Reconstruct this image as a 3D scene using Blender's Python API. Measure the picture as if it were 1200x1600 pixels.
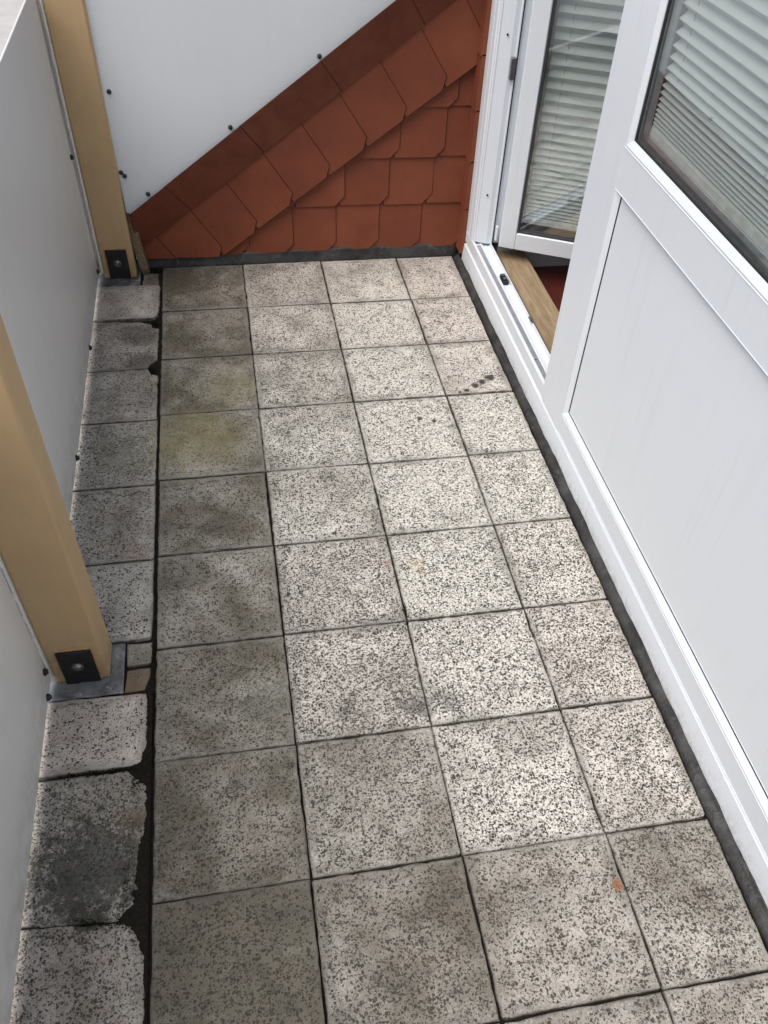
import bpy, bmesh, math, random
from mathutils import Vector, Matrix, noise
random.seed(7)
S = bpy.context.scene
for o in list(bpy.data.objects): bpy.data.objects.remove(o)

# ------------------------------------------------------------------ camera
cam = bpy.data.cameras.new('camera'); co = bpy.data.objects.new('camera', cam); S.collection.objects.link(co)
RW = ((0.983213, -0.176485, 0.046324), (0.099058, 0.729498, 0.676771), (-0.153233, -0.660822, 0.734734))
m = Matrix(RW).transposed().to_4x4(); m.translation = (0.27405, -3.06651, 1.5952); co.matrix_world = m
cam.sensor_fit = 'VERTICAL'; cam.sensor_height = 36; cam.sensor_width = 27; cam.lens = 1302.32 / 1600 * 36
cam.shift_x = -(618.68 - 600) / 1600; cam.shift_y = (884.76 - 800) / 1600
cam.clip_start = .02; cam.clip_end = 2000
S.camera = co
# ------------------------------------------------------------------ light
SUN_DIR = Vector((-.42, -.22, .87)).normalized()          # towards the sun, soft overcast
w = bpy.data.worlds.new('World'); S.world = w; w.use_nodes = True
wn = w.node_tree; bg = wn.nodes['Background']
sky = wn.nodes.new('ShaderNodeTexSky'); sky.sky_type = 'NISHITA'; sky.sun_disc = False
sky.sun_elevation = math.asin(SUN_DIR.z); sky.sun_rotation = math.atan2(SUN_DIR.x, SUN_DIR.y)
sky.air_density = .8; sky.dust_density = 5.0; sky.ozone_density = .4
wn.links.new(sky.outputs[0], bg.inputs[0]); bg.inputs[1].default_value = .09
sl = bpy.data.lights.new('sun', 'SUN'); sl.energy = 2.0; sl.angle = math.radians(55); sl.color = (1, .985, .955)
so = bpy.data.objects.new('sun', sl); S.collection.objects.link(so)
so.rotation_euler = SUN_DIR.to_track_quat('Z', 'Y').to_euler(); so.location = (-4, 0, 6)
vs = S.view_settings; vs.view_transform = 'Standard'; vs.look = 'None'; vs.gamma = 1; vs.exposure = .46; vs.use_curve_mapping = False
S.render.engine = 'CYCLES'; S.render.resolution_x = 768; S.render.resolution_y = 1024

# ------------------------------------------------------------------ helpers
def link(o, parent=None):
    S.collection.objects.link(o)
    if parent is not None: o.parent = parent
    return o
def obj(name, verts, faces, mat, parent=None, smooth=False):
    me = bpy.data.meshes.new(name); me.from_pydata([tuple(v) for v in verts], [], faces); me.update()
    if mat: me.materials.append(mat)
    if smooth:
        for p in me.polygons: p.use_smooth = True
    return link(bpy.data.objects.new(name, me), parent)
def bobj(name, bm, mat, parent=None, smooth=False):
    me = bpy.data.meshes.new(name); bmesh.ops.recalc_face_normals(bm, faces=bm.faces); bm.to_mesh(me); bm.free()
    if mat: me.materials.append(mat)
    if smooth:
        for p in me.polygons: p.use_smooth = True
    return link(bpy.data.objects.new(name, me), parent)
def empty(name, loc=(0, 0, 0)):
    o = bpy.data.objects.new(name, None); o.location = loc; o.empty_display_size = .1; return link(o)
def tag(o, label, cat, group=None):
    o['label'] = label; o['category'] = cat
    if group: o['group'] = group
    return o
def struct(o): o['kind'] = 'structure'; return o
def add_box(bm, a, b, bevel=0, seg=2):
    r = bmesh.ops.create_cube(bm, size=1)
    for v in r['verts']:
        v.co = Vector([(a[i] + b[i]) / 2 + v.co[i] * (b[i] - a[i]) for i in range(3)])
    if bevel:
        es = list({e for v in r['verts'] for e in v.link_edges})
        bmesh.ops.bevel(bm, geom=es, offset=bevel, segments=seg, affect='EDGES', profile=.5)
def box(name, a, b, mat, parent=None, bevel=0, seg=2):
    bm = bmesh.new(); add_box(bm, a, b, bevel, seg); return bobj(name, bm, mat, parent)
def prism(name, poly, axis, a, b, mat, parent=None, to3=None, bevel=0):
    """poly: 2D outline; swept from a to b along axis 'x','y','z'; other two coords in order."""
    bm = bmesh.new()
    def P(u, v, t): return {'x': (t, u, v), 'y': (u, t, v), 'z': (u, v, t)}[axis]
    f = [P(u, v, a) for u, v in poly]; g = [P(u, v, b) for u, v in poly]
    va = [bm.verts.new(p) for p in f]; vb = [bm.verts.new(p) for p in g]
    n = len(poly); bm.faces.new(va); bm.faces.new(vb[::-1])
    for i in range(n): bm.faces.new((va[i], vb[i], vb[(i + 1) % n], va[(i + 1) % n]))
    bmesh.ops.recalc_face_normals(bm, faces=bm.faces)
    if bevel: bmesh.ops.bevel(bm, geom=bm.edges[:], offset=bevel, segments=2, affect='EDGES', profile=.5)
    return bobj(name, bm, mat, parent)
def cyl(bm, c, axis, r, h, n=16, r2=None):
    q = Vector((0, 0, 1)).rotation_difference(Vector(axis).normalized()).to_matrix().to_4x4()
    M = Matrix.Translation(Vector(c) + Vector(axis).normalized() * h / 2) @ q
    bmesh.ops.create_cone(bm, cap_ends=True, segments=n, radius1=r, radius2=r if r2 is None else r2, depth=h, matrix=M)
def clip(poly, a, b, c):
    """keep a*x+b*y<=c"""
    out = []
    for i in range(len(poly)):
        p, q = poly[i], poly[(i + 1) % len(poly)]
        dp, dq = a * p[0] + b * p[1] - c, a * q[0] + b * q[1] - c
        if dp <= 0: out.append(p)
        if dp * dq < 0:
            t = dp / (dp - dq); out.append(tuple(p[k] + t * (q[k] - p[k]) for k in range(len(p))))
    return out

# ------------------------------------------------------------------ materials
class NT:
    def __init__(s, name):
        s.m = bpy.data.materials.new(name); s.m.use_nodes = True; s.t = s.m.node_tree
        s.b = s.t.nodes['Principled BSDF']; s.out = s.t.nodes['Material Output']
    def n(s, typ, **k):
        nd = s.t.nodes.new('ShaderNode' + typ)
        for a, v in k.items(): setattr(nd, a, v)
        return nd
    def l(s, a, b): s.t.links.new(a, b)
    def put(s, sock, v):
        if hasattr(v, 'links') or hasattr(v, 'is_linked'): s.l(v, sock)
        else:
            if isinstance(v, (tuple, list)) and len(v) == 3 and sock.type == 'RGBA': v = (*v, 1)
            sock.default_value = v
    def math(s, op, a, b=0.0, c=None, clamp=False):
        nd = s.n('Math', operation=op, use_clamp=clamp); s.put(nd.inputs[0], a); s.put(nd.inputs[1], b)
        if c is not None: s.put(nd.inputs[2], c)
        return nd.outputs[0]
    def mix(s, f, a, b, mode='MIX'):
        nd = s.n('Mix', data_type='RGBA', blend_type=mode); nd.clamp_factor = True
        s.put(nd.inputs[0], f); s.put(nd.inputs[6], a); s.put(nd.inputs[7], b); return nd.outputs[2]
    def noise(s, vec, scale, detail=3, rough=.55, dist=0.0):
        nd = s.n('TexNoise'); s.l(vec, nd.inputs['Vector']); nd.inputs['Scale'].default_value = scale
        nd.inputs['Detail'].default_value = detail; nd.inputs['Roughness'].default_value = rough; nd.inputs['Distortion'].default_value = dist
        return nd.outputs['Fac']
    def map(s, v, a, b, c=0.0, d=1.0, smooth=True):
        nd = s.n('MapRange', interpolation_type='SMOOTHSTEP' if smooth else 'LINEAR')
        for i, q in enumerate((v, a, b, c, d)): s.put(nd.inputs[i], q)
        return nd.outputs[0]
    def attr(s, name):
        nd = s.n('Attribute', attribute_type='OBJECT', attribute_name=name); return nd.outputs['Fac']
    def obj(s): return s.n('TexCoord').outputs['Object']
    def pos(s): return s.n('NewGeometry').outputs['Position']
    def bump(s, h, strength=.3, dist=.002):
        nd = s.n('Bump'); nd.inputs['Strength'].default_value = strength; nd.inputs['Distance'].default_value = dist
        s.l(h, nd.inputs['Height']); s.l(nd.outputs[0], s.b.inputs['Normal'])
    def fin(s, col, rough=.6, spec=.5, metal=0):
        s.put(s.b.inputs['Base Color'], col); s.put(s.b.inputs['Roughness'], rough)
        s.b.inputs['Specular IOR Level'].default_value = spec; s.b.inputs['Metallic'].default_value = metal
        return s.m

def mat_slab():
    s = NT('washed_concrete'); P = s.pos(); O = s.obj()
    grime_shade, dens, pink, green = s.attr('grime_shade'), s.attr('dens'), s.attr('pink'), s.attr('green')
    hx, hy = s.attr('hx'), s.attr('hy')
    sep = s.n('SeparateXYZ'); s.l(O, sep.inputs[0])
    dx = s.math('SUBTRACT', hx, s.math('ABSOLUTE', sep.outputs[0])); dy = s.math('SUBTRACT', hy, s.math('ABSOLUTE', sep.outputs[1]))
    edge = s.math('MINIMUM', dx, dy)
    eN = s.noise(P, 38, 3); edge_n = s.math('ADD', edge, s.math('MULTIPLY', s.math('SUBTRACT', eN, .5), .03))
    rim = s.map(edge_n, .002, .018, 1, 0)                       # clean, speck-free rim of the casting
    big = s.noise(P, 4.2, 4, .6, .3); mid = s.noise(P, 14, 4, .6); blot = s.noise(P, 30, 3, .6)
    # specks: pits with dark dirt between pale chippings
    warp = s.n('VectorMath', operation='MULTIPLY_ADD'); nz = s.n('TexNoise'); s.l(P, nz.inputs['Vector']); nz.inputs['Scale'].default_value = 150; nz.inputs['Detail'].default_value = 1
    s.l(nz.outputs['Color'], warp.inputs[0]); warp.inputs[1].default_value = (.0075, .0075, .0075); s.l(P, warp.inputs[2])
    mod = s.math('ADD', s.math('MULTIPLY', s.math('SUBTRACT', mid, .5), 1.3), s.math('MULTIPLY', s.math('SUBTRACT', blot, .5), .8))
    def chips(scale, p0, pk, rmax, soft):
        v = s.n('TexVoronoi', voronoi_dimensions='3D'); s.l(warp.outputs[0], v.inputs['Vector']); v.inputs['Scale'].default_value = scale; v.inputs['Randomness'].default_value = 1
        sc = s.n('SeparateColor'); s.l(v.outputs['Color'], sc.inputs[0])
        p = s.math('ADD', p0, s.math('MULTIPLY', s.math('ADD', dens, mod), pk)); p = s.math('SUBTRACT', p, s.math('MULTIPLY', rim, .30))
        r = s.math('MULTIPLY', s.map(sc.outputs[0], s.math('SUBTRACT', 1.0, p), s.math('SUBTRACT', 1.25, p), 0, 1), rmax)
        return s.map(v.outputs['Distance'], s.math('SUBTRACT', r, soft), r, 1, 0), sc.outputs[1]
    c1, t1 = chips(172, .17, .44, .58, .12); c2, t2 = chips(300, .26, .42, .62, .14)
    n3 = s.noise(warp.outputs[0], 105, 2, .5, 1.0)
    thr3 = s.math('ADD', .195, s.math('MULTIPLY', s.math('ADD', dens, s.math('MULTIPLY', s.math('SUBTRACT', blot, .5), 1.5)), .11))
    sp3 = s.map(n3, s.math('SUBTRACT', thr3, .03), s.math('ADD', thr3, .01), .85, 0)
    sp = s.math('MAXIMUM', s.math('MAXIMUM', s.math('MULTIPLY', c1, s.map(t1, 0, .6, .75, 1)), s.math('MULTIPLY', c2, s.map(t2, 0, .7, .55, 1))), sp3)
    # base stone
    fine = s.noise(P, 420, 2, .6); chip = s.noise(P, 210, 1, .5)
    base = s.mix(s.map(chip, .35, .68), (.46, .445, .395), (.73, .72, .67))
    base = s.mix(s.math('MULTIPLY', pink, .6), base, (.60, .51, .47))
    base = s.mix(s.math('MULTIPLY', s.map(fine, .45, .75), .25), base, (.28, .26, .22))
    # dirt film; per-slab level also holds painted floor shade
    g = s.math('ADD', grime_shade, s.math('MULTIPLY', s.math('SUBTRACT', big, .5), 1.9))
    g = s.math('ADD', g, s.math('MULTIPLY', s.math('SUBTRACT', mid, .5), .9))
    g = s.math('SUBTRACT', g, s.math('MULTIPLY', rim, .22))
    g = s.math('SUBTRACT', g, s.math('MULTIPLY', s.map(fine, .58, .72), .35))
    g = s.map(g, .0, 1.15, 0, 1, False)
    film = s.mix(s.map(mid, .4, .6), (.088, .076, .055), (.124, .101, .076))
    film = s.mix(green, film, (.115, .112, .066))
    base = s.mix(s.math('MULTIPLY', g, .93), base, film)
    soot = s.noise(P, 8.5, 8, .72, .5); sepi = s.map(s.math('ADD', edge, s.math('MULTIPLY', s.math('SUBTRACT', soot, .5), .12)), -.01, .03, 1, 0)
    sk = s.math('ADD', s.math('MULTIPLY', s.map(soot, .46, .76), s.math('ADD', .20, s.math('MULTIPLY', grime_shade, .55))), s.math('MULTIPLY', sepi, .62))
    sk = s.math('MULTIPLY', s.math('MINIMUM', sk, .85), s.map(fine, .66, .56, .45, 1))
    base = s.mix(sk, base, (.070, .067, .056))
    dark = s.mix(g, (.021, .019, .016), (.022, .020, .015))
    spf = s.math('MULTIPLY', sp, s.math('SUBTRACT', .96, s.math('MULTIPLY', g, .10)))
    col = s.mix(spf, base, dark)
    # joint grime
    jg = s.map(s.math('ADD', edge, s.math('MULTIPLY', s.math('SUBTRACT', eN, .5), .012)), -.002, .0058, 1, 0)
    col = s.mix(s.math('MULTIPLY', jg, s.map(mid, .30, .5, .45, .9)), col, (.045, .036, .028))
    # spills with a place of their own
    wN = s.math('ADD', s.math('MULTIPLY', eN, .45), s.math('MULTIPLY', s.noise(P, 130, 4, .65, .6), .55))
    def spot(c, r, colr, k=1.0, wob=.7):
        nonlocal col
        d = s.n('VectorMath', operation='DISTANCE'); s.l(P, d.inputs[0]); d.inputs[1].default_value = (*c, 0)
        q = s.math('ADD', s.math('DIVIDE', d.outputs['Value'], r), s.math('MULTIPLY', s.math('SUBTRACT', wN, .5), wob * 3))
        col = s.mix(s.math('MULTIPLY', s.map(q, .55, 1.2, 1, 0), k), col, colr)
    ink = (.026, .024, .022)
    for c, r in (((1.066, -.836), .0185), ((1.034, -.857), .015), ((1.008, -.874), .0155), ((.974, -.897), .010), ((.948, -.905), .007), ((.792, -1.022), .010), ((.833, -1.04), .009)):
        spot(c, r, ink, .93, .5)
    spot((.586, -1.618), .016, (.27, .085, .03), .28, 1.6); spot((.658, -1.63), .018, (.42, .30, .06), .25, 1.8); spot((.668, -1.66), .012, (.42, .30, .06), .2, 1.8)
    spot((.886, -2.522), .013, (.22, .09, .03), .75, .8)
    spot((.10, -1.04), .15, (.25, .225, .085), .40, 1.2); spot((.22, -.80), .10, (.21, .20, .09), .3, 1.0)
    spot((-.11, -2.33), .12, (.035, .038, .031), .78, 1.3); spot((-.115, -2.42), .035, (.03, .03, .022), .7, 1.2); spot((-.04, -2.24), .04, (.11, .075, .035), .45, 1.2)
    spot((-.04, -1.90), .05, (.17, .10, .04), .55, .8); spot((-.08, -.45), .07, (.05, .042, .035), .55, 1.2); spot((-.06, -.62), .06, (.06, .05, .04), .5, 1.2)
    spot((-.10, -1.09), .09, (.10, .105, .075), .4, 1.2); spot((-.05, -1.49), .035, (.22, .13, .05), .35, 1.2); spot((.06, -.06), .13, (.06, .05, .036), .55, 1.0)
    spot((.25, -2.0), .06, (.09, .10, .08), .45, 1.2); spot((.56, -2.06), .035, ink, .6, 2.0); spot((.65, -2.06), .03, ink, .5, 2.0); spot((.42, -2.05), .03, ink, .4, 2.0)
    rgh = s.math('SUBTRACT', .68, s.math('MULTIPLY', sp, .10))
    h = s.math('SUBTRACT', s.math('MULTIPLY', chip, .35), sp)
    s.bump(h, .45, .0022)
    return s.fin(col, rgh, .35)

def mat_bitumen(name='bitumen', c0=(.014, .014, .014), c1=(.050, .051, .050), rough=.55):
    s = NT(name); P = s.pos(); a = s.noise(P, 9, 5, .65, .6); b = s.noise(P, 90, 3, .6); c = s.noise(P, 28, 4, .6, 1.2)
    col = s.mix(s.map(a, .35, .7), c0, c1); col = s.mix(s.map(c, .55, .75, 0, .55), col, tuple(min(1, 2.1 * q) for q in c1))
    s.bump(s.math('ADD', b, s.math('MULTIPLY', c, 1.5)), .5, .003); return s.fin(col, rough, .5)
def mat_shingle():
    s = NT('red_brown_fibre_cement'); P = s.pos(); a = s.noise(P, 5, 4, .6); b = s.noise(P, 60, 3, .6); f = s.noise(P, 500, 2)
    r = s.n('ObjectInfo').outputs['Random']
    col = s.mix(s.map(a, .3, .7), (.175, .047, .022), (.235, .067, .030))
    col = s.mix(s.math('MULTIPLY', r, .45), col, (.15, .038, .022)); col = s.mix(s.map(b, .62, .8, 0, .3), col, (.30, .12, .07))
    s.bump(s.math('ADD', f, b), .12, .001); return s.fin(col, s.map(b, .3, .7, .62, .75), .35)
def mat_pvc(name='white_pvc', c=(.70, .745, .80), rough=.32, dirt=.5):
    s = NT(name); P = s.pos(); a = s.noise(P, 7, 4, .6); b = s.noise(P, 60, 4, .7); sp = s.noise(P, 160, 2)
    col = s.mix(s.map(a, .4, .7, 0, .25 * dirt), c, tuple(q * .86 for q in c)); col = s.mix(s.map(b, .62, .8, 0, .35 * dirt), col, (.5, .47, .42))
    col = s.mix(s.map(sp, .79, .83, 0, .8 * dirt), col, (.16, .15, .13))
    sz = s.n('SeparateXYZ'); s.l(P, sz.inputs[0])
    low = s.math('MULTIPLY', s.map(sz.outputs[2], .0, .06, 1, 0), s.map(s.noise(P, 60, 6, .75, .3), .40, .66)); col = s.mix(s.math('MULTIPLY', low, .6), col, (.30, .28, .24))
    mp = s.n('Mapping'); s.l(P, mp.inputs[0]); mp.inputs['Scale'].default_value = (1, 1, .05); stv = s.noise(mp.outputs[0], 38, 4, .65)
    col = s.mix(s.map(stv, .55, .75, 0, .13), col, (.42, .40, .36))
    s.bump(s.noise(P, 3, 2), .04, .01)
    return s.fin(col, s.map(a, .3, .7, rough, rough + .15), .45)
def mat_sheet(name, c, trans=0.0):
    s = NT(name); P = s.pos(); a = s.noise(P, 2.5, 3, .5); b = s.noise(P, 26, 5, .65)
    col = s.mix(s.map(a, .35, .7, 0, .3), c, tuple(q * .93 for q in c)); col = s.mix(s.map(b, .62, .85, 0, .22), col, (.42, .41, .38))
    mp = s.n('Mapping'); s.l(P, mp.inputs[0]); mp.inputs['Scale'].default_value = (1, 1, .04); stv = s.noise(mp.outputs[0], 30, 5, .65)
    col = s.mix(s.map(stv, .52, .78, 0, .10 if trans else .22), col, tuple(q * .74 for q in c)); sz = s.n('SeparateXYZ'); s.l(P, sz.inputs[0])
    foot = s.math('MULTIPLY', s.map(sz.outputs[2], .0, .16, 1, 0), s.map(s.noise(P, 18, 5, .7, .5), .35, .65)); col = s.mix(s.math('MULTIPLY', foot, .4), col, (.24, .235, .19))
    s.bump(s.noise(P, 2, 2), .08, .02)
    m = s.fin(col, .42, .4)
    if trans:
        t = s.n('BsdfTranslucent'); s.l(col, t.inputs[0]); x = s.n('MixShader'); x.inputs[0].default_value = trans
        s.l(s.b.outputs[0], x.inputs[1]); s.l(t.outputs[0], x.inputs[2]); s.l(x.outputs[0], s.out.inputs[0])
    return m
def mat_paint(name, c, rough=.5):
    s = NT(name); O = s.obj(); mp = s.n('Mapping'); s.l(O, mp.inputs[0]); mp.inputs['Scale'].default_value = (1, 1, .06)
    a = s.noise(mp.outputs[0], 60, 4, .6, .3); b = s.noise(O, 6, 4, .6); d = s.noise(O, 95, 2)
    col = s.mix(s.map(a, .35, .7, 0, .22), c, tuple(q * .86 for q in c)); col = s.mix(s.map(b, .45, .7, 0, .4), col, tuple(q * .78 for q in c))
    col = s.mix(s.map(d, .80, .83, 0, .85), col, (.07, .04, .02))
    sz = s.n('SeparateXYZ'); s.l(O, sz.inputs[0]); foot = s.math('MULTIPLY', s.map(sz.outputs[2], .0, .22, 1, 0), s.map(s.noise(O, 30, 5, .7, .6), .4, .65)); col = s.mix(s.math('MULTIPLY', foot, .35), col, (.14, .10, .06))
    s.bump(a, .15, .002); return s.fin(col, rough, .4)
def mat_wood(name, c0, c1):
    s = NT(name); O = s.obj(); mp = s.n('Mapping'); s.l(O, mp.inputs[0]); mp.inputs['Scale'].default_value = (1, .07, 1)
    a = s.noise(mp.outputs[0], 70, 5, .65, 1.2); b = s.noise(O, 14, 4, .6); k = s.noise(O, 30, 2)
    col = s.mix(s.map(a, .35, .68), c0, c1); col = s.mix(s.map(b, .5, .75, 0, .5), col, tuple(q * .6 for q in c0)); col = s.mix(s.map(k, .72, .8, 0, .8), col, (.05, .03, .015))
    s.bump(a, .25, .002); return s.fin(col, .55, .4)
def mat_plain(name, c, rough=.5, metal=0, spec=.5, nscale=40, amt=.25, bmp=.1):
    s = NT(name); P = s.pos(); a = s.noise(P, nscale, 4, .6)
    col = s.mix(s.map(a, .35, .7, 0, amt * 2), c, tuple(q * .6 for q in c)); s.bump(a, bmp, .002)
    return s.fin(col, s.map(a, .3, .7, rough * .9, min(1, rough * 1.15)), spec, metal)
def mat_glass():
    s = NT('window_glass'); t = s.n('BsdfTransparent'); t.inputs[0].default_value = (.955, .975, .968, 1)
    g = s.n('BsdfGlossy'); g.inputs['Roughness'].default_value = .015; g.inputs['Color'].default_value = (1, 1, 1, 1)
    lw = s.n('LayerWeight'); lw.inputs[0].default_value = .5
    f = s.math('ADD', .15, s.math('MULTIPLY', s.math('POWER', lw.outputs['Facing'], 4), .8))
    x = s.n('MixShader'); s.l(f, x.inputs[0]); s.l(t.outputs[0], x.inputs[1]); s.l(g.outputs[0], x.inputs[2]); s.l(x.outputs[0], s.out.inputs[0])
    return s.m
def mat_fabric():
    s = NT('pleated_blind_fabric'); P = s.pos(); a = s.noise(P, 700, 2)
    col = s.mix(a, (.68, .735, .74), (.75, .80, .805)); s.bump(a, .1, .001); s.fin(col, .9, .1)
    t = s.n('BsdfTranslucent'); s.l(col, t.inputs[0]); x = s.n('MixShader'); x.inputs[0].default_value = .22
    s.l(s.b.outputs[0], x.inputs[1]); s.l(t.outputs[0], x.inputs[2]); s.l(x.outputs[0], s.out.inputs[0]); return s.m

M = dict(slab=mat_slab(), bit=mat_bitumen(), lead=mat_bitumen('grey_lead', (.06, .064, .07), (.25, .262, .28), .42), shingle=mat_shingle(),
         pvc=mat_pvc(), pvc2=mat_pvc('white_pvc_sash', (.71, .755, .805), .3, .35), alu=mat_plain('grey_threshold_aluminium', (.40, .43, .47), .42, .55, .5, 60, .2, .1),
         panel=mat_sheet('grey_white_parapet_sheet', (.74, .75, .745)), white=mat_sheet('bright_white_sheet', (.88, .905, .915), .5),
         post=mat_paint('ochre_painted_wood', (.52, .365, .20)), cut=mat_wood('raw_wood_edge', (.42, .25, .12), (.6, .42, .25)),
         steel=mat_plain('black_steel', (.035, .035, .037), .5, .6, .5, 50, .3, .15), bolt=mat_plain('grey_bolt', (.22, .22, .225), .4, .8), black=mat_plain('black_rubber', (.018, .017, .017), .6),
         seal=mat_plain('gap_light_sealant', (.82, .81, .77), .6, 0, .3, 90, .15, .4), gasket=mat_plain('dark_gasket', (.05, .05, .058), .5),
         board=mat_wood('threshold_oak', (.24, .17, .10), (.38, .29, .185)), redfloor=mat_plain('dark_red_floor', (.085, .016, .012), .4, 0, .5, 12, .3),
         plaster=mat_plain('white_plaster', (.70, .69, .66), .8, 0, .3, 60, .1, .2), grain=mat_plain('sandy_mortar', (.24, .18, .12), .9, 0, .2, 140, .45, .8),
         bed=mat_plain('black_joint_soil', (.020, .017, .014), .95, 0, .15, 120, .4, .9), moss=mat_plain('dark_moss', (.020, .021, .010), .95, 0, .1, 160, .5, .5),
         edge=mat_plain('dark_cut_edge', (.055, .020, .012), .85, 0, .2, 60, .3),
         soil=mat_plain('damp_black_soil', (.017, .0145, .011), .95, 0, .15, 150, .5, .9), verge=mat_plain('shaded_brown_verge', (.175, .047, .023), .65, 0, .35, 14, .25),
         glass=mat_glass(), fabric=mat_fabric(), ground=mat_plain('pale_gravel_yard', (.52, .51, .50), .9, 0, .2, 1.5, .15), rail=mat_plain('blind_rail', (.78, .80, .78), .35),
         spacer=mat_plain('aluminium_spacer', (.42, .43, .45), .35, .8), inside=mat_plain('room_plaster', (.55, .53, .50), .85, 0, .2, 20, .1, .1))

# ------------------------------------------------------------------ setting: yard, balcony floor with slabs
ZG = -6
g = struct(obj('ground', [(-400, -400, ZG), (400, -400, ZG), (400, 400, ZG), (-400, 400, ZG)], [(0, 1, 2, 3)], M['ground']))
floor = struct(box('balcony_floor', (-.246, -3.42, -.26), (1.128, .10, -.0115), M['bed']))

def slab(poly, z=0, grime_shade=.4, dens=.5, pink=.2, green=0, name='paving_slab', jag=.0008, chips=2, seed=0, thick=.034, tilt=(0, 0), seg=.017):
    rnd = random.Random(seed)
    cx = (min(p[0] for p in poly) + max(p[0] for p in poly)) / 2; cy = (min(p[1] for p in poly) + max(p[1] for p in poly)) / 2
    hx = (max(p[0] for p in poly) - min(p[0] for p in poly)) / 2; hy = (max(p[1] for p in poly) - min(p[1] for p in poly)) / 2
    P = [Vector((p[0] - cx, p[1] - cy)) for p in poly]
    area = sum(P[i].x * P[(i + 1) % len(P)].y - P[(i + 1) % len(P)].x * P[i].y for i in range(len(P)))
    if area < 0: P.reverse()
    pts = []
    n = len(P)
    for i in range(n):                       # round each corner a little, subdivide the edges
        a, b, c = P[i - 1], P[i], P[(i + 1) % n]
        r = min(rnd.choice((.0015, .002, .003, .006)), (a - b).length * .25, (c - b).length * .25)
        p0 = b + (a - b).normalized() * r; p1 = b + (c - b).normalized() * r
        pts += [p0, (p0 + p1) / 2 * .5 + b * .5, p1]
        nx = c + (b - c).normalized() * .009
        k = max(1, int((nx - p1).length / seg))
        for j in range(1, k): pts.append(p1.lerp(nx, j / k))
    N = len(pts); jit = []
    for i in range(N):
        t = (pts[(i + 1) % N] - pts[i - 1]).normalized(); nn = Vector((t.y, -t.x)); jit.append((nn, rnd.gauss(0, jag)))
    for _ in range(chips):
        k = rnd.randrange(N); d = rnd.uniform(.001, .0045)
        for q, f in ((-1, .4), (0, 1), (1, .5)): jit[(k + q) % N] = (jit[(k + q) % N][0], -d * f)
    pts = [p + nn * d for p, (nn, d) in zip(pts, jit)]
    ins = rnd.uniform(.0009, .0014)
    V = []
    for zz, off in ((-thick, 0), (-.0016, 0), (-.0004, -ins * .5), (0, -ins * 1.5)):
        for p, (nn, d) in zip(pts, jit): V.append((p.x + nn.x * off, p.y + nn.y * off, zz))
    F = [[i + 3 * N for i in range(N)]]
    for r in range(3):
        for i in range(N): F.append([r * N + i, r * N + (i + 1) % N, (r + 1) * N + (i + 1) % N, (r + 1) * N + i])
    o = obj(name, V, F, M['slab'], floor)
    
    o.location = (cx, cy, z); o.rotation_euler = (tilt[0], tilt[1], 0)
    for k, v in dict(grime_shade=grime_shade, dens=dens, pink=pink, green=green, hx=hx, hy=hy).items(): o[k] = float(v)
    return o
XC = [0, .3, .6, .9, 1.1256]
YR = [0, -.317] + [-.317 - .3 * k for k in range(1, 11)]
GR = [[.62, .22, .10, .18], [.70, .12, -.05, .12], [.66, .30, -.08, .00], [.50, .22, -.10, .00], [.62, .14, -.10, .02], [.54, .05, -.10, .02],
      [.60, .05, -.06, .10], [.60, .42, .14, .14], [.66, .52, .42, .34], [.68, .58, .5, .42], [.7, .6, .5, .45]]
DE = [[.25, .45, .25, .35], [.25, .50, .45, .45], [.3, .55, .50, .40], [.35, .55, .50, .50], [.35, .60, .55, .70], [.40, .85, .70, .80],
      [.45, .90, .75, .85], [.50, .60, .70, .75], [.50, .50, .50, .60], [.5, .5, .5, .5], [.5] * 4]
PK = [[.3, .5, .4, .7], [.3, .3, .1, .7], [.2, 0, 0, .5], [.1, 0, 0, .1], [.1, .1, 0, 0], [.2, .3, 0, .3], [.1, .3, .1, .5], [.4, .2, .2, .4], [.4, .3, .4, .2], [.4] * 4, [.4] * 4]
rs = random.Random(3)
for r in range(len(YR) - 1):
    for c in range(4):
        j = [rs.choice((.0008, .0013, .0018, .0025)) for _ in range(4)]
        x0, x1, y0, y1 = XC[c] + j[0], XC[c + 1] - j[1], YR[r + 1] + j[2], YR[r] - j[3]
        k = lambda: rs.gauss(0, .0009)
        slab([(x0 + k(), y0 + k()), (x1 + k(), y0 + k()), (x1 + k(), y1 + k()), (x0 + k(), y1 + k())], rs.uniform(-.0016, .0008),
             GR[r][c] - (.04 if c > 0 and r < 7 else 0) + (.36 if c == 0 else .15 if c == 1 else 0) + (.28 if r > 7 else .12 if r == 7 else 0), DE[r][c] + .14, PK[r][c], [.40 if r in (2, 3) else .25, .08, .05, 0][c], seed=100 + r * 10 + c, chips=rs.randint(1, 4), tilt=(rs.gauss(0, .002), rs.gauss(0, .002)))  # dirt level also paints the shade over left column and near rows
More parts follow.
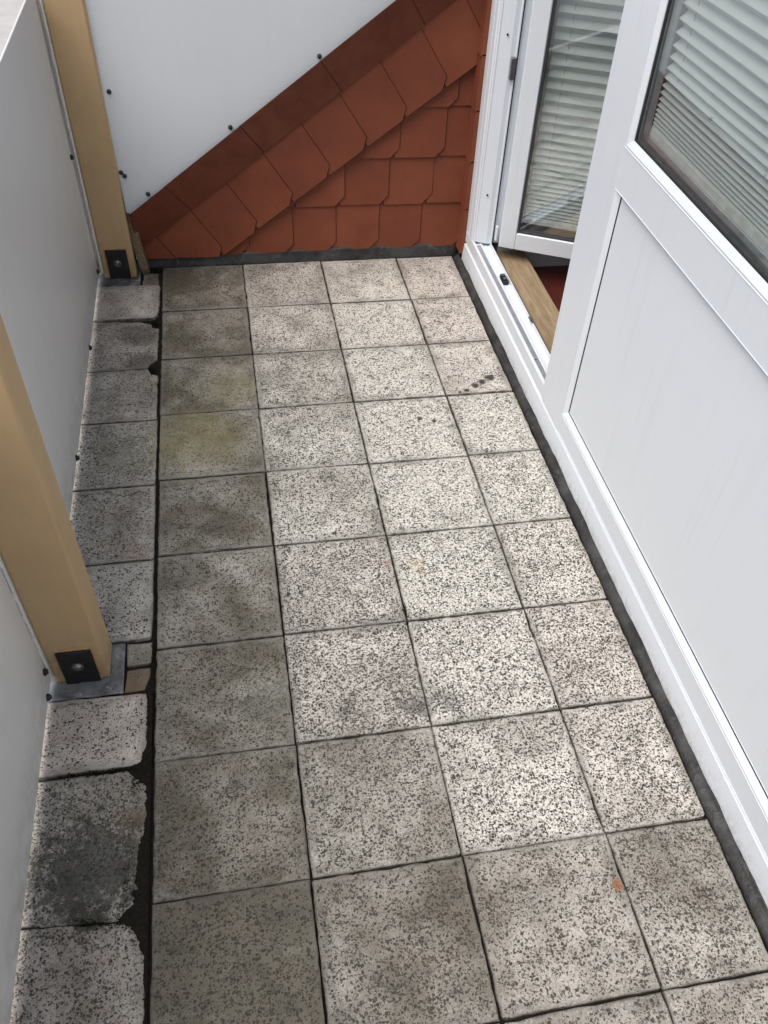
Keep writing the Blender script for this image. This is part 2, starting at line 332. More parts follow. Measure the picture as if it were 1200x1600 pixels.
# narrow strip of cut slabs along the parapet
xl = -.243
strip = [([(xl, -.352), (-.030, -.353), (-.014, -.326), (-.006, -.25), (-.007, -.126), (xl, -.122)], .25, .15, .5, 0),
         ([(xl, -.655), (-.040, -.655), (-.036, -.63), (-.012, -.605), (-.008, -.415), (-.030, -.412), (-.036, -.385), (-.075, -.367), (xl, -.357)], .55, .45, .4, -.005),
         ([(xl, -.931), (-.010, -.931), (-.007, -.70), (-.034, -.684), (-.042, -.659), (xl, -.6585)], .45, .35, .2, -.004),
         ([(xl, -1.230), (-.009, -1.230), (-.006, -.935), (xl, -.9345)], .36, .45, .1, -.002),
         ([(xl, -1.521), (-.009, -1.519), (-.007, -1.234), (xl, -1.2335)], .35, .45, .15, -.002),
         ([(xl, -1.781), (-.060, -1.783), (-.014, -1.778), (-.008, -1.74), (-.008, -1.526), (xl, -1.5265)], .12, .30, .1, 0),
         ([(xl, -2.1195), (-.017, -2.118), (-.014, -2.018), (-.018, -1.937), (xl, -1.931)], .10, .25, .75, .000),
         ([(xl, -2.4205), (-.016, -2.4405), (-.012, -2.1275), (xl, -2.1235)], .55, .55, .2, -.0045),
         ([(xl, -2.74), (-.009, -2.74), (-.011, -2.4445), (xl, -2.4245)], .45, .5, .6, -.0035),
         ([(xl, -3.04), (-.008, -3.04), (-.008, -2.745), (xl, -2.745)], .5, .5, .4, -.002)]
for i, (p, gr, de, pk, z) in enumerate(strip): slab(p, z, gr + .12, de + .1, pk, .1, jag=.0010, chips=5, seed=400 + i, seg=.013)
slab([(-.064, -1.855), (-.008, -1.851), (-.007, -1.789), (-.066, -1.788)], -.004, .85, .1, .3, .2, name='corner_stone', seed=31, chips=4, jag=.0015)
o = slab([(-.069, -1.926), (-.022, -1.926), (-.010, -1.864), (-.064, -1.864)], -.005, 1.0, .1, .2, .05, name='corner_stone', seed=32, chips=4, jag=.0016)
slab([(-.072, -.118), (-.012, -.118), (-.011, -.030), (-.070, -.030)], -.006, .9, .15, .1, .4, name='corner_stone', seed=33, chips=4, jag=.0016)

# soil and moss in the open joints of the strip
def soil(name, x0, x1, y0, y1, ztop, amp, mat, nx=10, ny=60, seed=0):
    V = []; F = []
    for j in range(ny + 1):
        for i in range(nx + 1):
            x = x0 + (x1 - x0) * i / nx; y = y0 + (y1 - y0) * j / ny
            V.append((x, y, ztop + amp * (noise.noise((x * 45 + seed, y * 45, 0)) + .6 * noise.noise((x * 120, y * 120, seed)))))
    for j in range(ny):
        for i in range(nx): a = j * (nx + 1) + i; F.append((a, a + 1, a + nx + 2, a + nx + 1))
    o = obj(name, V, F, mat, None, True); o['kind'] = 'stuff'; o['label'] = 'black damp soil filling the open joint beside the cut slabs'; o['category'] = 'soil'; return o
XE = [(-1.93, -.016), (-2.05, -.014), (-2.084, -.018), (-2.11, -.026), (-2.122, -.05), (-2.143, -.040), (-2.165, -.016), (-2.235, -.014), (-2.287, -.024), (-2.344, -.031), (-2.408, -.033), (-2.436, -.062), (-2.446, -.050), (-2.467, -.027), (-2.499, -.015), (-2.526, -.010), (-2.72, -.008)]
def xe(y):
    for (ya, a_), (yb, b_) in zip(XE, XE[1:]):
        if ya >= y >= yb: return a_ + (b_ - a_) * (ya - y) / (ya - yb)
    return -.008
V = []; F = []; nx, ny = 60, 480
for j in range(ny + 1):
    y = -1.93 - .79 * j / ny; e = xe(y); zs = .0 if y > -2.121 else (-.0045 if y > -2.443 else -.0035)
    for i in range(nx + 1):
        x = -.12 + (.1155) * i / nx
        q = noise.noise((x * 70, y * 70, 1)) + .7 * noise.noise((x * 170, y * 170, 4)) + .5 * noise.noise((x * 400, y * 400, 7))
        z = zs + max(-.010, min(.0022, (x - e) * .16)) + .0011 * q
        V.append((x, y, z if x < -.012 else z - .0045 * (x + .012) / .0075))
for j in range(ny):
    for i in range(nx): a = j * (nx + 1) + i; F.append((a, a + 1, a + nx + 2, a + nx + 1))
o = obj('joint_soil', V, F, M['soil'], None, True); o['kind'] = 'stuff'; o['label'] = 'black damp soil spread over the broken edge of the cut slabs'; o['category'] = 'soil'
bm = bmesh.new(); rm = random.Random(5)
def moss_line(a, b, wdt, n, h):
    for _ in range(n):
        t = rm.random(); x = a[0] + (b[0] - a[0]) * t + rm.gauss(0, wdt); y = a[1] + (b[1] - a[1]) * t + rm.gauss(0, wdt)
        r = rm.uniform(.0007, .0020); z = -.008 + rm.uniform(0, h)
        bmesh.ops.create_cone(bm, cap_ends=False, segments=3, radius1=r, radius2=0, depth=r * rm.uniform(2, 5), matrix=Matrix.Translation((x, y, z)) @ Matrix.Rotation(rm.gauss(0, .7), 4, 'X') @ Matrix.Rotation(rm.gauss(0, .7), 4, 'Y'))
moss_line((-.19, -2.122), (-.03, -2.124), .0035, 420, .009); moss_line((-.13, -2.430), (-.05, -2.446), .005, 260, .008)
moss_line((-.04, -2.17), (-.02, -2.12), .006, 160, .007); moss_line((-.005, -1.80), (-.006, -1.87), .003, 120, .007)
moss_line((-.045, -2.30), (-.05, -2.42), .004, 160, .006); moss_line((-.035, -.66), (-.02, -.67), .006, 140, .007); moss_line((-.03, -.37), (-.012, -.39), .006, 120, .007)
moss_line((.598, -1.775), (.600, -1.797), .0035, 120, .010); moss_line((.36, -1.22), (.42, -1.222), .001, 40, .008); moss_line((.002, -.02), (-.06, .0), .01, 260, .012)
for _ in range(40):
    if rm.random() < .5: x = rm.choice(XC[1:4]); y = -rm.random() * 2.7; moss_line((x, y), (x, y - .04), .0008, 14, .006)
    else: y = rm.choice(YR[1:9]); x = rm.random() * 1.1; moss_line((x, y), (x + .05, y), .0008, 14, .006)
mo = bobj('moss', bm, M['moss']); mo['kind'] = 'stuff'; mo['label'] = 'dark moss tufts in the joints between paving slabs'; mo['category'] = 'moss'

# ------------------------------------------------------------------ flashings at the walls
def sheet_strip(name, prof, along, t0, t1, n, mat, wav, seed, thick=.003):
    """prof: list of (u, z) ; swept with a wavy offset; along 'x' -> u is y, along 'y' -> u is x"""
    V = []; F = []; k = len(prof)
    for j in range(n + 1):
        t = t0 + (t1 - t0) * j / n
        for i, (u, z) in enumerate(prof):
            f = i / (k - 1)
            w = wav * (noise.noise((t * 7 + seed, i * .35, 0)) + .5 * noise.noise((t * 19, i * .6, seed)))
            zz = z + f * w * 1.3; uu = u + w * .45 * (1 - abs(2 * f - 1))
            V.append((t, uu, zz) if along == 'x' else (uu, t, zz))
    for j in range(n):
        for i in range(k - 1): a = j * k + i; F.append((a, a + 1, a + k + 1, a + k))
    o = obj(name, V, F, mat, None, True); md = o.modifiers.new('s', 'SOLIDIFY'); md.thickness = thick; md.offset = 0; return o
tag(sheet_strip('bitumen_flashing', [(-.002, -.012), (.001, .006), (.005, .02), (.009, .034), (.011, .046)], 'x', -.075, 1.148, 70, M['bit'], .004, 3), 'black bitumen upstand strip along the foot of the red shingled wall', 'flashing')
tag(sheet_strip('bitumen_flashing', [(1.1275, -.012), (1.131, -.002), (1.138, .005), (1.144, .008), (1.1495, .011), (1.1505, .014)], 'y', -3.35, -.004, 190, M['bit'], .006, 9), 'wavy dark bitumen upstand strip under the white door frame', 'flashing')
def lead(name, x0, x1, y0, y1, seed, label):
    V = []; F = []; nx, ny = 26, 24
    for j in range(ny + 1):
        for i in range(nx + 1):
            x = x0 + (x1 - x0) * i / nx; y = y0 + (y1 - y0) * j / ny
            d = noise.noise((x * 30 + seed, y * 9, 0)) + .6 * noise.noise((x * 70, y * 25, seed))
            V.append((x, y, -.003 + .0045 * d))
    for j in range(ny):
        for i in range(nx): a = j * (nx + 1) + i; F.append((a, a + 1, a + nx + 2, a + nx + 1))
    o = obj(name, V, F, M['lead'], None, True); md = o.modifiers.new('s', 'SOLIDIFY'); md.thickness = .0025; md.offset = -1; return tag(o, label, 'flashing')
lead('lead_sheet', -.24, -.070, -1.928, -1.786, 2, 'crumpled grey lead sheet under the post with raw edges round its plate')
lead('lead_sheet', -.24, -.078, -.120, .04, 8, 'crumpled grey lead sheet under the post beside the shingled wall')

# ------------------------------------------------------------------ parapet: posts, panels
def post(x0, x1, y0, y1, label, px, seed):
    t = empty('wooden_post', ((x0 + x1) / 2, (y0 + y1) / 2, .001)); tag(t, label, 'post')
    cx, cy = t.location.x, t.location.y
    def loc(o): o.location = (0, 0, 0); return o
    bm = bmesh.new(); add_box(bm, (x0 - cx, y0 - cy, .0), (x1 - cx, y1 - cy, 1.02))
    es = [e for e in bm.edges if abs(e.verts[0].co.z - e.verts[1].co.z) > .5]
    bmesh.ops.bevel(bm, geom=es, offset=.007, segments=3, affect='EDGES', profile=.5)
    bobj('shaft', bm, M['post'], t)
    # steel foot plate in its notch
    a, b = px[0] - cx, px[1] - cx; f = y0 - cy
    bm = bmesh.new(); add_box(bm, (a - .001, f - .0016, -.002), (b + .0035, f + .01, .1115)); bobj('notch_edge', bm, M['cut'], t)
    bm = bmesh.new(); add_box(bm, (a, f - .007, -.004), (b, f + .004, .108), .0012, 1); p = bobj('foot_plate', bm, M['steel'], t)
    bm = bmesh.new(); c = ((a + b) / 2, f - .007, .058); cyl(bm, c, (0, -1, 0), .0135, .0015, 20); cyl(bm, (c[0], c[1] - .0015, c[2]), (0, -1, 0), .010, .0055, 18, .006); bobj('bolt', bm, M['bolt'], p, False)
    # ragged sealant bead between post and panel; white also paints gap daylight
    V = []; F = []; n = 90; rr = random.Random(seed)
    for i in range(n + 1):
        z = .02 + .96 * i / n; wv = .0022 + .0026 * abs(noise.noise((z * 9, seed, 0))) + (.0022 if rr.random() < .14 else 0); xx = x0 - cx
        V += [(xx + .001, f + .012, z), (xx - .002, f - .0015 + .002 * noise.noise((z * 30, 2, seed)), z), (xx - .003 - wv, f - .003, z), (xx - .0125, f + .008, z)]
    for i in range(n):
        for k in range(3): q = i * 4 + k; F.append((q, q + 1, q + 5, q + 4))
    obj('sealant_bead', V, F, M['seal'], t)
    return t
post(-.218, -.100, -1.880, -1.785, 'ochre wooden post standing away from the shingled wall, plate with raw edges', (-.194, -.120), 1)
post(-.207, -.090, -.060, .035, 'ochre wooden post in the corner next to the bright white triangular sheet', (-.186, -.112), 4)

def screw(bm, c, nrm, r=.0085, h=.007):
    nrm = Vector(nrm); cyl(bm, c, nrm, r * 1.0, h * .45, 14); cyl(bm, Vector(c) + nrm * h * .45, nrm, r * .95, h * .55, 14, r * .55)
def parapet(y0, y1, label, scr):
    t = empty('parapet_panel', (-.229, (y0 + y1) / 2, .013)); tag(t, label, 'panel'); cy = t.location.y
    bm = bmesh.new(); add_box(bm, (-.003, y0 - cy, 0), (.003, y1 - cy, .897), .0012, 1); bobj('sheet', bm, M['panel'], t)
    for (y, z) in scr:
        bm = bmesh.new(); screw(bm, (.003, y - cy, z - .013), (1, 0, 0), .0085, .009); bobj('screw', bm, M['black'], t)
parapet(-1.832, .06, 'grey white parapet sheet between the two wooden posts', [(-.078, .439), (-.078, .036), (-.555, .022), (-1.118, .022)])
parapet(-3.6, -1.838, 'grey white parapet sheet beyond the post away from the shingled wall', [(-1.897, .066), (-1.935, .024), (-2.6, .022)])

# ------------------------------------------------------------------ red shingled gable wall
YW = .022
gw = empty('shingled_wall', (.55, YW + .05, -.02)); tag(gw, 'gable wall clad in red brown shingles under a sloping verge', 'wall')
gx, gy, gz = gw.location
D = Vector((.819, .574)); Nn = Vector((-.574, .819)); C2, C1, C0 = -.100, .108, .223
XR = 1.150
core = clip(clip([(-.088, -.02), (XR + .01, -.02), (XR + .01, 1.6), (-.088, 1.6)], Nn.x, Nn.y, C0 - .006), 1, 0, XR + .01)
bm = bmesh.new()
va = [bm.verts.new((x - gx, YW + .004 - gy, z - gz)) for x, z in core]; vb = [bm.verts.new((x - gx, YW + .12 - gy, z - gz)) for x, z in core]
bm.faces.new(va); bm.faces.new(vb[::-1])
for i in range(len(va)): bm.faces.new((va[i], vb[i], vb[(i + 1) % len(va)], va[(i + 1) % len(va)]))
bobj('wall_core', bm, M['edge'], gw)
def shingle(poly, yf, name='shingle', th=.0045, mat='shingle'):
    """poly: (x,z); yf(x,z)-> y of the front face"""
    if len(poly) < 3: return
    n = len(poly)
    area = abs(sum(poly[i][0] * poly[(i + 1) % n][1] - poly[(i + 1) % n][0] * poly[i][1] for i in range(n))) / 2
    if area < 2e-4: return
    cx = sum(p[0] for p in poly) / n; cz = sum(p[1] for p in poly) / n; cyy = yf(cx, cz)
    b = .0029
    inner = [(cx + (x - cx) * (1 - b / max(.02, math.hypot(x - cx, z - cz))), cz + (z - cz) * (1 - b / max(.02, math.hypot(x - cx, z - cz)))) for x, z in poly]
    V = [(x - cx, yf(x, z) - cyy, z - cz) for x, z in inner] + [(x - cx, yf(x, z) + b - cyy, z - cz) for x, z in poly] + [(x - cx, yf(x, z) + th - cyy, z - cz) for x, z in poly]
    F = [list(range(n)), list(range(3 * n - 1, 2 * n - 1, -1))]
    for r in (0, n):
        for i in range(n): F.append([r + i, r + n + i, r + n + (i + 1) % n, r + (i + 1) % n])
    bm = bmesh.new(); vv = [bm.verts.new(v) for v in V]
    for k, f in enumerate(F):
        nf = bm.faces.new([vv[i] for i in f]); nf.material_index = 1 if k > 0 else 0
    o = bobj(name, bm, M[mat], gw); o.data.materials.append(M['edge']); o.location = (cx - gx, cyy - gy, cz - gz); return o
SW, EX, CUT = .1655, .1700, .034
rw = random.Random(11)
rowz = [.036 + EX * k for k in range(7)]
for k, z0 in enumerate(rowz):
    for i in range(-4, 12):
        x1 = .499 + .0335 * k + SW * i + rw.gauss(0, .0009); x0 = x1 - SW - .022; zz = z0 + rw.gauss(0, .0012)
        cu = CUT + rw.gauss(0, .002)
        poly = [(x0, zz), (x1 - cu, zz), (x1, zz + cu), (x1, zz + EX + .03), (x0, zz + EX + .03)]
        poly = clip(clip(clip(poly, Nn.x, Nn.y, C2 + .05), 1, 0, XR - .002), -1, 0, .075)
        if x0 > XR: continue
        tl = rw.gauss(0, .0006)
        shingle(poly, lambda x, z, x1=x1, zz=zz, tl=tl: YW - .0035 - .0085 * (1 - (z - zz) / (EX + .03)) - .0045 * (1 - (x1 - x) / SW) + tl)
# lower verge band: the same shingles turned along the slope
def along(u, v): return (D.x * u + Nn.x * v, D.y * u + Nn.y * v)
BASE = .351 * D.x + .133 * D.y
BW = C1 - C2
for i in range(-5, 9):
    u1 = BASE + .1655 * i + .036 + rw.gauss(0, .001); u0 = u1 - .1655 - .02; v0 = C2 + rw.gauss(0, .0012)
    loc2 = [(u0, v0), (u1 - .036, v0), (u1, v0 + .030), (u1, C1 + .012), (u0, C1 + .012)]
    poly = [along(*q) for q in loc2]
    poly = clip(clip(clip(poly, 1, 0, XR - .003), 0, -1, -.037), -1, 0, .075)
    def yf(x, z, u1=u1, v0=v0):
        u = D.x * x + D.y * z; v = Nn.x * x + Nn.y * z
        return YW - .021 - .007 * (1 - (v - v0) / BW) - .004 * (1 - (u1 - u) / .1655)
    shingle(poly, yf)
# upper verge band leans out towards the balcony, long pieces
for i in range(-3, 6):
    u1 = .909 + .335 * i; u0 = u1 - .335 - .01
    poly = [along(*q) for q in [(u0, C1 - .004), (u1, C1 - .004), (u1, C0 + .012), (u0, C0 + .012)]]
    poly = clip(clip(clip(poly, 1, 0, XR - .004), 0, -1, -.037), -1, 0, .075)
    def yf(x, z, u1=u1):
        u = D.x * x + D.y * z; v = Nn.x * x + Nn.y * z
        return YW - .030 - .050 * max(0, (v - C1) / (C0 - C1)) - .003 * (1 - (u1 - u) / .335)
    shingle(poly, yf, 'verge_shingle', mat='verge')  # shingle brown darkened to paint the shade on the leaning band
# narrow return beside the door frame: overlapping slips
for k in range(8):
    z0 = .034 + .172 * k; b = .001 * rw.random()
    bm = bmesh.new(); pts = [(1.1465 - .004 - b, YW - .012), (1.1475 - .005, -.0545), (1.185, -.0545), (1.185, YW - .012)]
    low = [bm.verts.new((x - gx, y - gy, z0 - gz)) for x, y in pts]; top = [bm.verts.new((x + .0045 - gx, y - gy, z0 + .176 - gz)) for x, y in pts]
    bm.faces.new(low); bm.faces.new(top[::-1])
    for i in range(4): bm.faces.new((low[i], top[i], top[(i + 1) % 4], low[(i + 1) % 4]))
    bobj('corner_slip', bm, M['shingle'], gw)
# mortar fillet between post and wall
bm = bmesh.new(); add_box(bm, (-.0895, -.035, -.012), (-.060, .03, .228)); bmesh.ops.subdivide_edges(bm, edges=bm.edges[:], cuts=6, use_grid_fill=True)
for v in bm.verts: v.co += Vector((0.6, 1, .4)) * .004 * noise.noise(v.co * 60) + Vector((.012 * max(0, .12 - v.co.z) / .1, 0, 0))
tag(bobj('mortar_fillet', bm, M['grain'], None, True), 'rough sandy mortar strip between corner post and shingled wall', 'mortar')

# bright white end sheet above the verge
YP = -.047
ws = empty('end_sheet', (.4, YP, .2)); tag(ws, 'bright white sheet with slanted lower edge above the red verge', 'panel')
ps = [(-.0885, .235), (-.058, .2285), *[(-.058 + (.855) * t, .2285 + .855 * .7008 * t) for t in (.5, 1)], (.95, .935), (-.0885, .935)]
ps = [(-.0865, .236), (-.066, .226), (.90, .226 + .966 * .7008), (.90, .93), (-.0865, .93)]
bm = bmesh.new(); va = [bm.verts.new((x - .4, 0, z - .2)) for x, z in ps]; vb = [bm.verts.new((x - .4, .005, z - .2)) for x, z in ps]
bm.faces.new(va); bm.faces.new(vb[::-1])
for i in range(len(va)): bm.faces.new((va[i], vb[i], vb[(i + 1) % len(va)], va[(i + 1) % len(va)]))
bobj('sheet', bm, M['white'], ws)
for x, z in ((-.068, .625), (-.069, .362), (-.079, .374), (-.002, .299), (.302, .512), (.606, .722)):
    bm = bmesh.new(); screw(bm, (x - .4, 0, z - .2), (0, -1, 0), .0075, .008); bobj('screw', bm, M['black'], ws)

# ------------------------------------------------------------------ balcony door
dr = empty('balcony_door', (1.16, -1.5, .0)); tag(dr, 'white plastic balcony door with fixed panelled half and inward opened glazed leaf', 'door')
def dpart(o, parent=None):
    """geometry is given in world coordinates; hang it under the door"""
    o.parent = parent or dr
    o.matrix_parent_inverse = Matrix.Translation(-Vector(dr.location)) if parent is None else Matrix.Identity(4)
    return o
XF = 1.160; YJ = -.055; YE = -2.95; ZT = 2.05
# lower sill profile along the whole unit
dpart(prism('sill_profile', [(XF - .008, .003), (XF - .008, .016), (XF - .003, .073), (XF + .006, .079), (XF + .006, .085), (1.235, .085), (1.235, .004)], 'y', YJ, YE, M['pvc']))
dpart(prism('sill', [(XF + .001, .0853), (XF - .0005, .088), (XF - .0005, .126), (XF + .0025, .1295), (XF + .0075, .1295), (XF + .0075, .121), (1.186, .1215), (1.189, .126), (1.193, .126), (1.196, .119), (1.222, .1195), (1.222, .132), (1.2255, .132), (1.2275, .118), (1.235, .118), (1.235, .0853)], 'y', YJ - .001, -1.0755, M['pvc']))
dpart(box('threshold_strip', (XF + .0082, -.170, .1216), (1.1855, -1.0752, .1236), M['alu'], None, .0006, 1))
dpart(box('threshold_gasket', (1.2281, -.172, .1185), (1.2325, -1.0752, .1262), M['black']))
# far jamb
dpart(prism('jamb', [(XF, YJ), (XF, -.094), (XF + .003, -.097), (XF + .003, -.101), (XF - .001, -.105), (XF - .001, -.134), (XF + .002, -.138), (XF + .002, -.150), (XF + .006, -.1535), (XF + .010, -.1535), (1.205, -.1725), (1.222, -.1735), (1.2225, -.181), (1.2255, -.181), (1.2265, -.1675), (1.262, -.1675), (1.262, YJ)], 'z', .1305, ZT, M['pvc']))
dpart(box('jamb_gasket', (1.2268, -.1795, .133), (1.2305, -.1685, ZT), M['black']))
dpart(box('head', (XF + .002, YJ, ZT + .001), (1.235, YE, ZT + .07), M['pvc']))
for z in (.31, .815, 1.3):
    bm = bmesh.new(); cyl(bm, (1.190, -.1667, z), (-.38, -.92, 0), .0035, .0025, 10); dpart(bobj('screw', bm, M['steel']))
for z in (.72, 1.2):
    dpart(box('striker_plate', (1.208, -.189, z - .03), (1.2235, -.1742, z + .035), M['bolt'], None, .002, 1))
dpart(box('hinge_cover', (1.232, -.197, .150), (1.240, -.182, .205), M['pvc2'], None, .002, 1))
bm = bmesh.new(); add_box(bm, (1.1975, -.462, .1196), (1.2165, -.405, .1335), .002, 1); sb = dpart(bobj('striker', bm, M['steel']))
for yy in (-.418, -.443):
    dpart(box('striker_lug', (1.2005, yy - .007, .1338), (1.2125, yy + .007, .1385), M['bolt'], None, .0015, 1))
bm = bmesh.new(); add_box(bm, (1.216, -.735, .1325), (1.2265, -.70, .139), .0015, 1); add_box(bm, (1.2135, -.728, .139), (1.222, -.715, .1445), .0015, 1); dpart(bobj('striker', bm, M['bolt']))
bm = bmesh.new(); cyl(bm, (1.176, -.93, .1236), (0, 0, 1), .0032, .0008, 10); dpart(bobj('screw', bm, M['black']))
# fixed half: stile, rails, beads, panel, glazing
X0 = XF - .0035; YS = -1.0745; YI = -1.240; YO = -2.74
dpart(prism('stile', [(X0 + .0015, YS), (X0, YS - .0015), (X0, YI), (1.235, YI), (1.235, YS)], 'z', .0857, ZT, M['pvc']))
dpart(box('stile', (X0, YO, .0857), (1.235, YE, ZT), M['pvc']))
dpart(box('bottom_rail', (X0 + .0008, YI - .0003, .0860), (1.235, YO + .0003, .1465), M['pvc'], None, .0012, 1))
dpart(box('middle_rail', (X0 + .0006, YI - .0003, .792), (1.235, YO + .0003, .884), M['pvc'], None, .0012, 1))
dpart(box('top_rail', (X0 + .0008, YI - .0003, 1.95), (1.235, YO + .0003, ZT), M['pvc'], None, .0012, 1))
def bead(name, y0, y1, z0, z1, w, depth, sides, mat):
    """sloping picture-frame bead; outer rectangle y0>y1, z0<z1"""
    V = []; F = []
    for (a, x) in ((0, X0 + .001), (w * .25, X0 + .0004), (w, X0 + depth), (w, X0 + depth + .012)):
        V += [(x, y0 - a * sides[0], z0 + a * sides[2]), (x, y1 + a * sides[1], z0 + a * sides[2]), (x, y1 + a * sides[1], z1 - a * sides[3]), (x, y0 - a * sides[0], z1 - a * sides[3])]
    for r in range(3):
        for i in range(4): F.append((r * 4 + i, r * 4 + (i + 1) % 4, r * 4 + 4 + (i + 1) % 4, r * 4 + 4 + i))
    return dpart(obj(name, V, F, mat))
bead('panel_bead', YI, YO, .1468, .7918, .022, .009, (1, 1, 1, .12), M['pvc2'])
dpart(box('panel_shadow_joint', (X0 + .019, YI - .002, .150), (X0 + .022, YO + .002, .79), M['gasket']))
for a, b in (((X0 + .0085, YI - .0221, .1689), (X0 + .0190, YI - .0254, .79)), ((X0 + .0085, YO + .0254, .1689), (X0 + .0190, YO + .0221, .79)), ((X0 + .0085, YI - .0254, .1689), (X0 + .0190, YO + .0254, .1724))):
    dpart(box('panel_gasket', a, b, M['black']))
dpart(box('panel', (X0 + .0105, YI - .0255, .1725), (X0 + .0188, YO + .0255, .7872), M['pvc2'], None, .0012, 1))
bead('glazing_bead', YI, YO, .8843, 1.9497, .020, .007, (1, 1, 1, 1), M['pvc2'])
def ring(name, xa, xb, y0, y1, z0, z1, w, mat, parent=None):
    bm = bmesh.new()
    add_box(bm, (xa, y0, z0), (xb, y0 - w, z1)); add_box(bm, (xa, y1 + w, z0), (xb, y1, z1)); add_box(bm, (xa, y0 - w, z0), (xb, y1 + w, z0 + w)); add_box(bm, (xa, y0 - w, z1 - w), (xb, y1 + w, z1))
    return dpart(bobj(name, bm, mat))
ring('gasket', X0 + .009, X0 + .0145, YI - .0195, YO + .0195, .9038, 1.930, .0055, M['black'])
ring('spacer', X0 + .0185, X0 + .034, YI - .018, YO + .018, .9025, 1.9315, .015, M['spacer'])
ring('inner_gasket', X0 + .0345, X0 + .058, YI - .003, YO + .003, .889, 1.945, .026, M['gasket'])
dpart(box('glass_pane', (X0 + .0148, YI - .012, .897), (X0 + .0182, YO + .012, 1.938), M['glass']))
dpart(box('inner_ledge', (X0 + .034, YI - .029, .8885), (X0 + .060, YO + .029, .9175), M['pvc2']))
dpart(box('inner_cladding', (1.206, YI - .002, .148), (1.21, YO + .002, .791), M['pvc2']))
# opened leaf, hinged at the far jamb
LD = Vector((.9, -.437, 0)).normalized(); LN = Vector((-LD.y * -1, 0, 0))
LN = Vector((.437, .9, 0)).normalized()          # away from the balcony side (leaf thickness)
leaf = bpy.data.objects.new('open_leaf', None); link(leaf, dr)
LM = Matrix((( LD.x, LN.x, 0, 1.243), (LD.y, LN.y, 0, -.211), (0, 0, 1, .1345), (0, 0, 0, 1)))
leaf.matrix_parent_inverse = Matrix.Translation(-Vector(dr.location)); leaf.matrix_basis = LM
LW, LH, LT, SWD = .87, 1.86, .055, .060
leaf['label'] = 'glazed leaf swung inwards'
def lpart(name, a, b, mat, bevel=.0015):
    o = box(name, a, b, mat, leaf, bevel, 1); return o
lpart('leaf_stile', (0, 0, 0), (SWD, LT, LH), M['pvc2'], .003)
lpart('leaf_stile', (LW - SWD, 0, 0), (LW, LT, LH), M['pvc2'], .003)
lpart('leaf_rail', (SWD + .0002, .0004, 0), (LW - SWD - .0002, LT, .062), M['pvc2'], .003)
lpart('leaf_rail', (SWD + .0002, .0004, LH - .062), (LW - SWD - .0002, LT, LH), M['pvc2'], .003)
bm = bmesh.new()
for q in ((SWD, SWD + .007), (LW - SWD - .007, LW - SWD)): add_box(bm, (q[0], .007, .062), (q[1], .016, LH - .062))
add_box(bm, (SWD + .007, .007, .062), (LW - SWD - .007, .016, .069)); add_box(bm, (SWD + .007, .007, LH - .069), (LW - SWD - .007, .016, LH - .062))
bobj('leaf_gasket', bm, M['gasket'], leaf)
bm = bmesh.new()
for q in ((SWD, SWD + .010), (LW - SWD - .010, LW - SWD)): add_box(bm, (q[0], .0165, .062), (q[1], .034, LH - .062))
add_box(bm, (SWD + .010, .0165, .062), (LW - SWD - .010, .034, .072))
bobj('leaf_spacer', bm, M['gasket'], leaf)
lpart('leaf_glass', (SWD + .002, .0162, .064), (LW - SWD - .002, .0200, LH - .064), M['glass'], 0)
lpart('leaf_weatherstrip', (.002, .012, -.006), (LW - .002, .020, -.0003), M['gasket'], 0)

# ------------------------------------------------------------------ pleated blinds (hang behind the glass)
def blind(name, label, MW, width, ztop, zbot, pitch, depth, side):
    t = empty(name); t.matrix_world = MW; tag(t, label, 'blind')
    zs = [zbot]; z = zbot; rb = random.Random(len(label))
    while z < ztop: z += pitch(z) * rb.uniform(.94, 1.06) / 2; zs.append(z)
    V = []; F = []; nx = 10
    for j, z in enumerate(zs):
        dd = depth(z) * (1 if j % 2 else 0)
        for i in range(nx + 1):
            s_ = i / nx; V.append((width * s_, side * (dd + .0015 * noise.noise((s_ * 4, z * 20, 1))), z + .0016 * noise.noise((s_ * 3, z * 14, 5)) ))
    for j in range(len(zs) - 1):
        for i in range(nx): a = j * (nx + 1) + i; F.append((a, a + 1, a + nx + 2, a + nx + 1))
    obj('fabric', V, F, M['fabric'], t)
    bm = bmesh.new(); add_box(bm, (-.002, min(0, side * .018), zbot - .020), (width + .002, max(0, side * .018), zbot - .001), .002, 1); bobj('bottom_rail', bm, M['rail'], t)
    bm = bmesh.new(); add_box(bm, (-.002, min(0, side * .022), ztop + .001), (width + .002, max(0, side * .022), ztop + .025), .002, 1); bobj('head_rail', bm, M['rail'], t)
    for xx in (.05, width - .05):
        bm = bmesh.new(); cyl(bm, (xx, side * .008, zbot), (0, 0, 1), .0006, ztop - zbot, 6); bobj('cord', bm, M['gasket'], t)
    return t
MB = LM @ Matrix.Translation((SWD + .016, .046, 0))
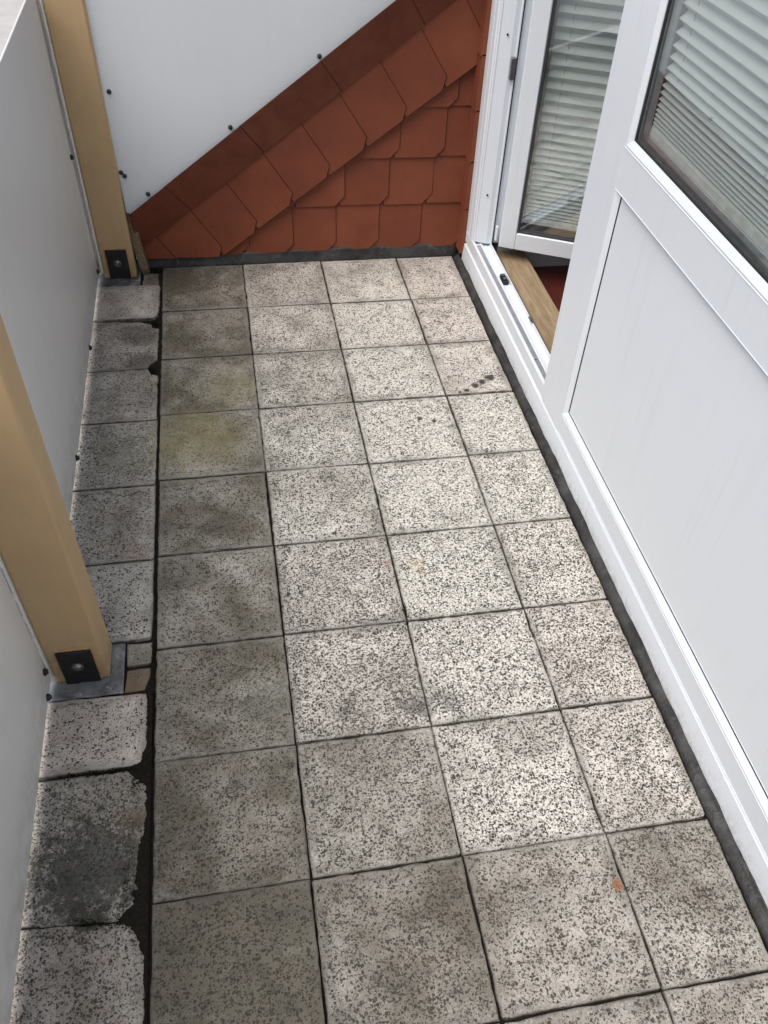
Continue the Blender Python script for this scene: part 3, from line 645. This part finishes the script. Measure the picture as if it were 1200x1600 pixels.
blind('pleated_blind', 'white pleated blind on the opened leaf, fully let down', MB, LW - 2 * SWD - .032, 1.74, .104, lambda z: .010 + .026 * min(1, max(0, (z - .10) / .42)) , lambda z: .004 + .013 * min(1, max(0, (z - .10) / .30)), 1)
MB2 = Matrix(((0, 1, 0, X0 + .0355), (-1, 0, 0, YI - .030), (0, 0, 1, 0), (0, 0, 0, 1)))
blind('pleated_blind', 'white pleated blind with zigzag edge behind the fixed door pane', MB2, (YI - YO) - .06, 1.90, .9385, lambda z: .007 + .020 * min(1, max(0, (z - .94) / .20)), lambda z: .004 + .012 * min(1, max(0, (z - .94) / .15)), 1)

# ------------------------------------------------------------------ threshold board, room, house wall
bm = bmesh.new(); add_box(bm, (-.055, -.46, -.028), (.062, .46, 0), .003, 2); tb = bobj('threshold_board', bm, M['board']); tb.location = (1.304, -.612, .088)
tag(tb, 'worn oak threshold board inside the open door', 'board')
struct(box('room_floor', (1.2355, -4.2, -.06), (4.2, -.151, .016), M['redfloor']))
hw = empty('house_wall', (1.2, -.02, 0)); tag(hw, 'plastered house wall around the balcony door', 'wall')
def hbox(n, a, b, mt):
    o = box(n, a, b, M[mt], hw); o.location = (-1.2, .02, 0); return o
hbox('reveal_wall', (1.2625, -.15, -.06), (4.2, .0, 2.6), 'inside')
hbox('back_wall', (4.2, -4.2, -.06), (4.3, 0, 2.6), 'inside')
hbox('side_wall', (1.3, -4.3, -.06), (4.3, -4.2, .8), 'inside'); hbox('side_wall', (1.3, -4.3, 2.25), (4.3, -4.2, 2.6), 'inside')  # unseen wall, left open in the middle to let skylight brighten the leaf
hbox('ceiling', (1.2358, -4.2, 2.5), (4.2, -.151, 2.6), 'inside')
hbox('lintel', (1.165, -4.3, ZT + .071), (1.2355, .0, 2.6), 'plaster')
hbox('pier', (1.170, -4.3, -.06), (1.2355, YE - .001, ZT + .0705), 'plaster')
hbox('gable_return', (1.187, YJ + .001, .03), (1.262, .14, 2.1), 'plaster')
hbox('plinth', (1.1675, YE, -.30), (1.2352, .14, .0038), 'bed')
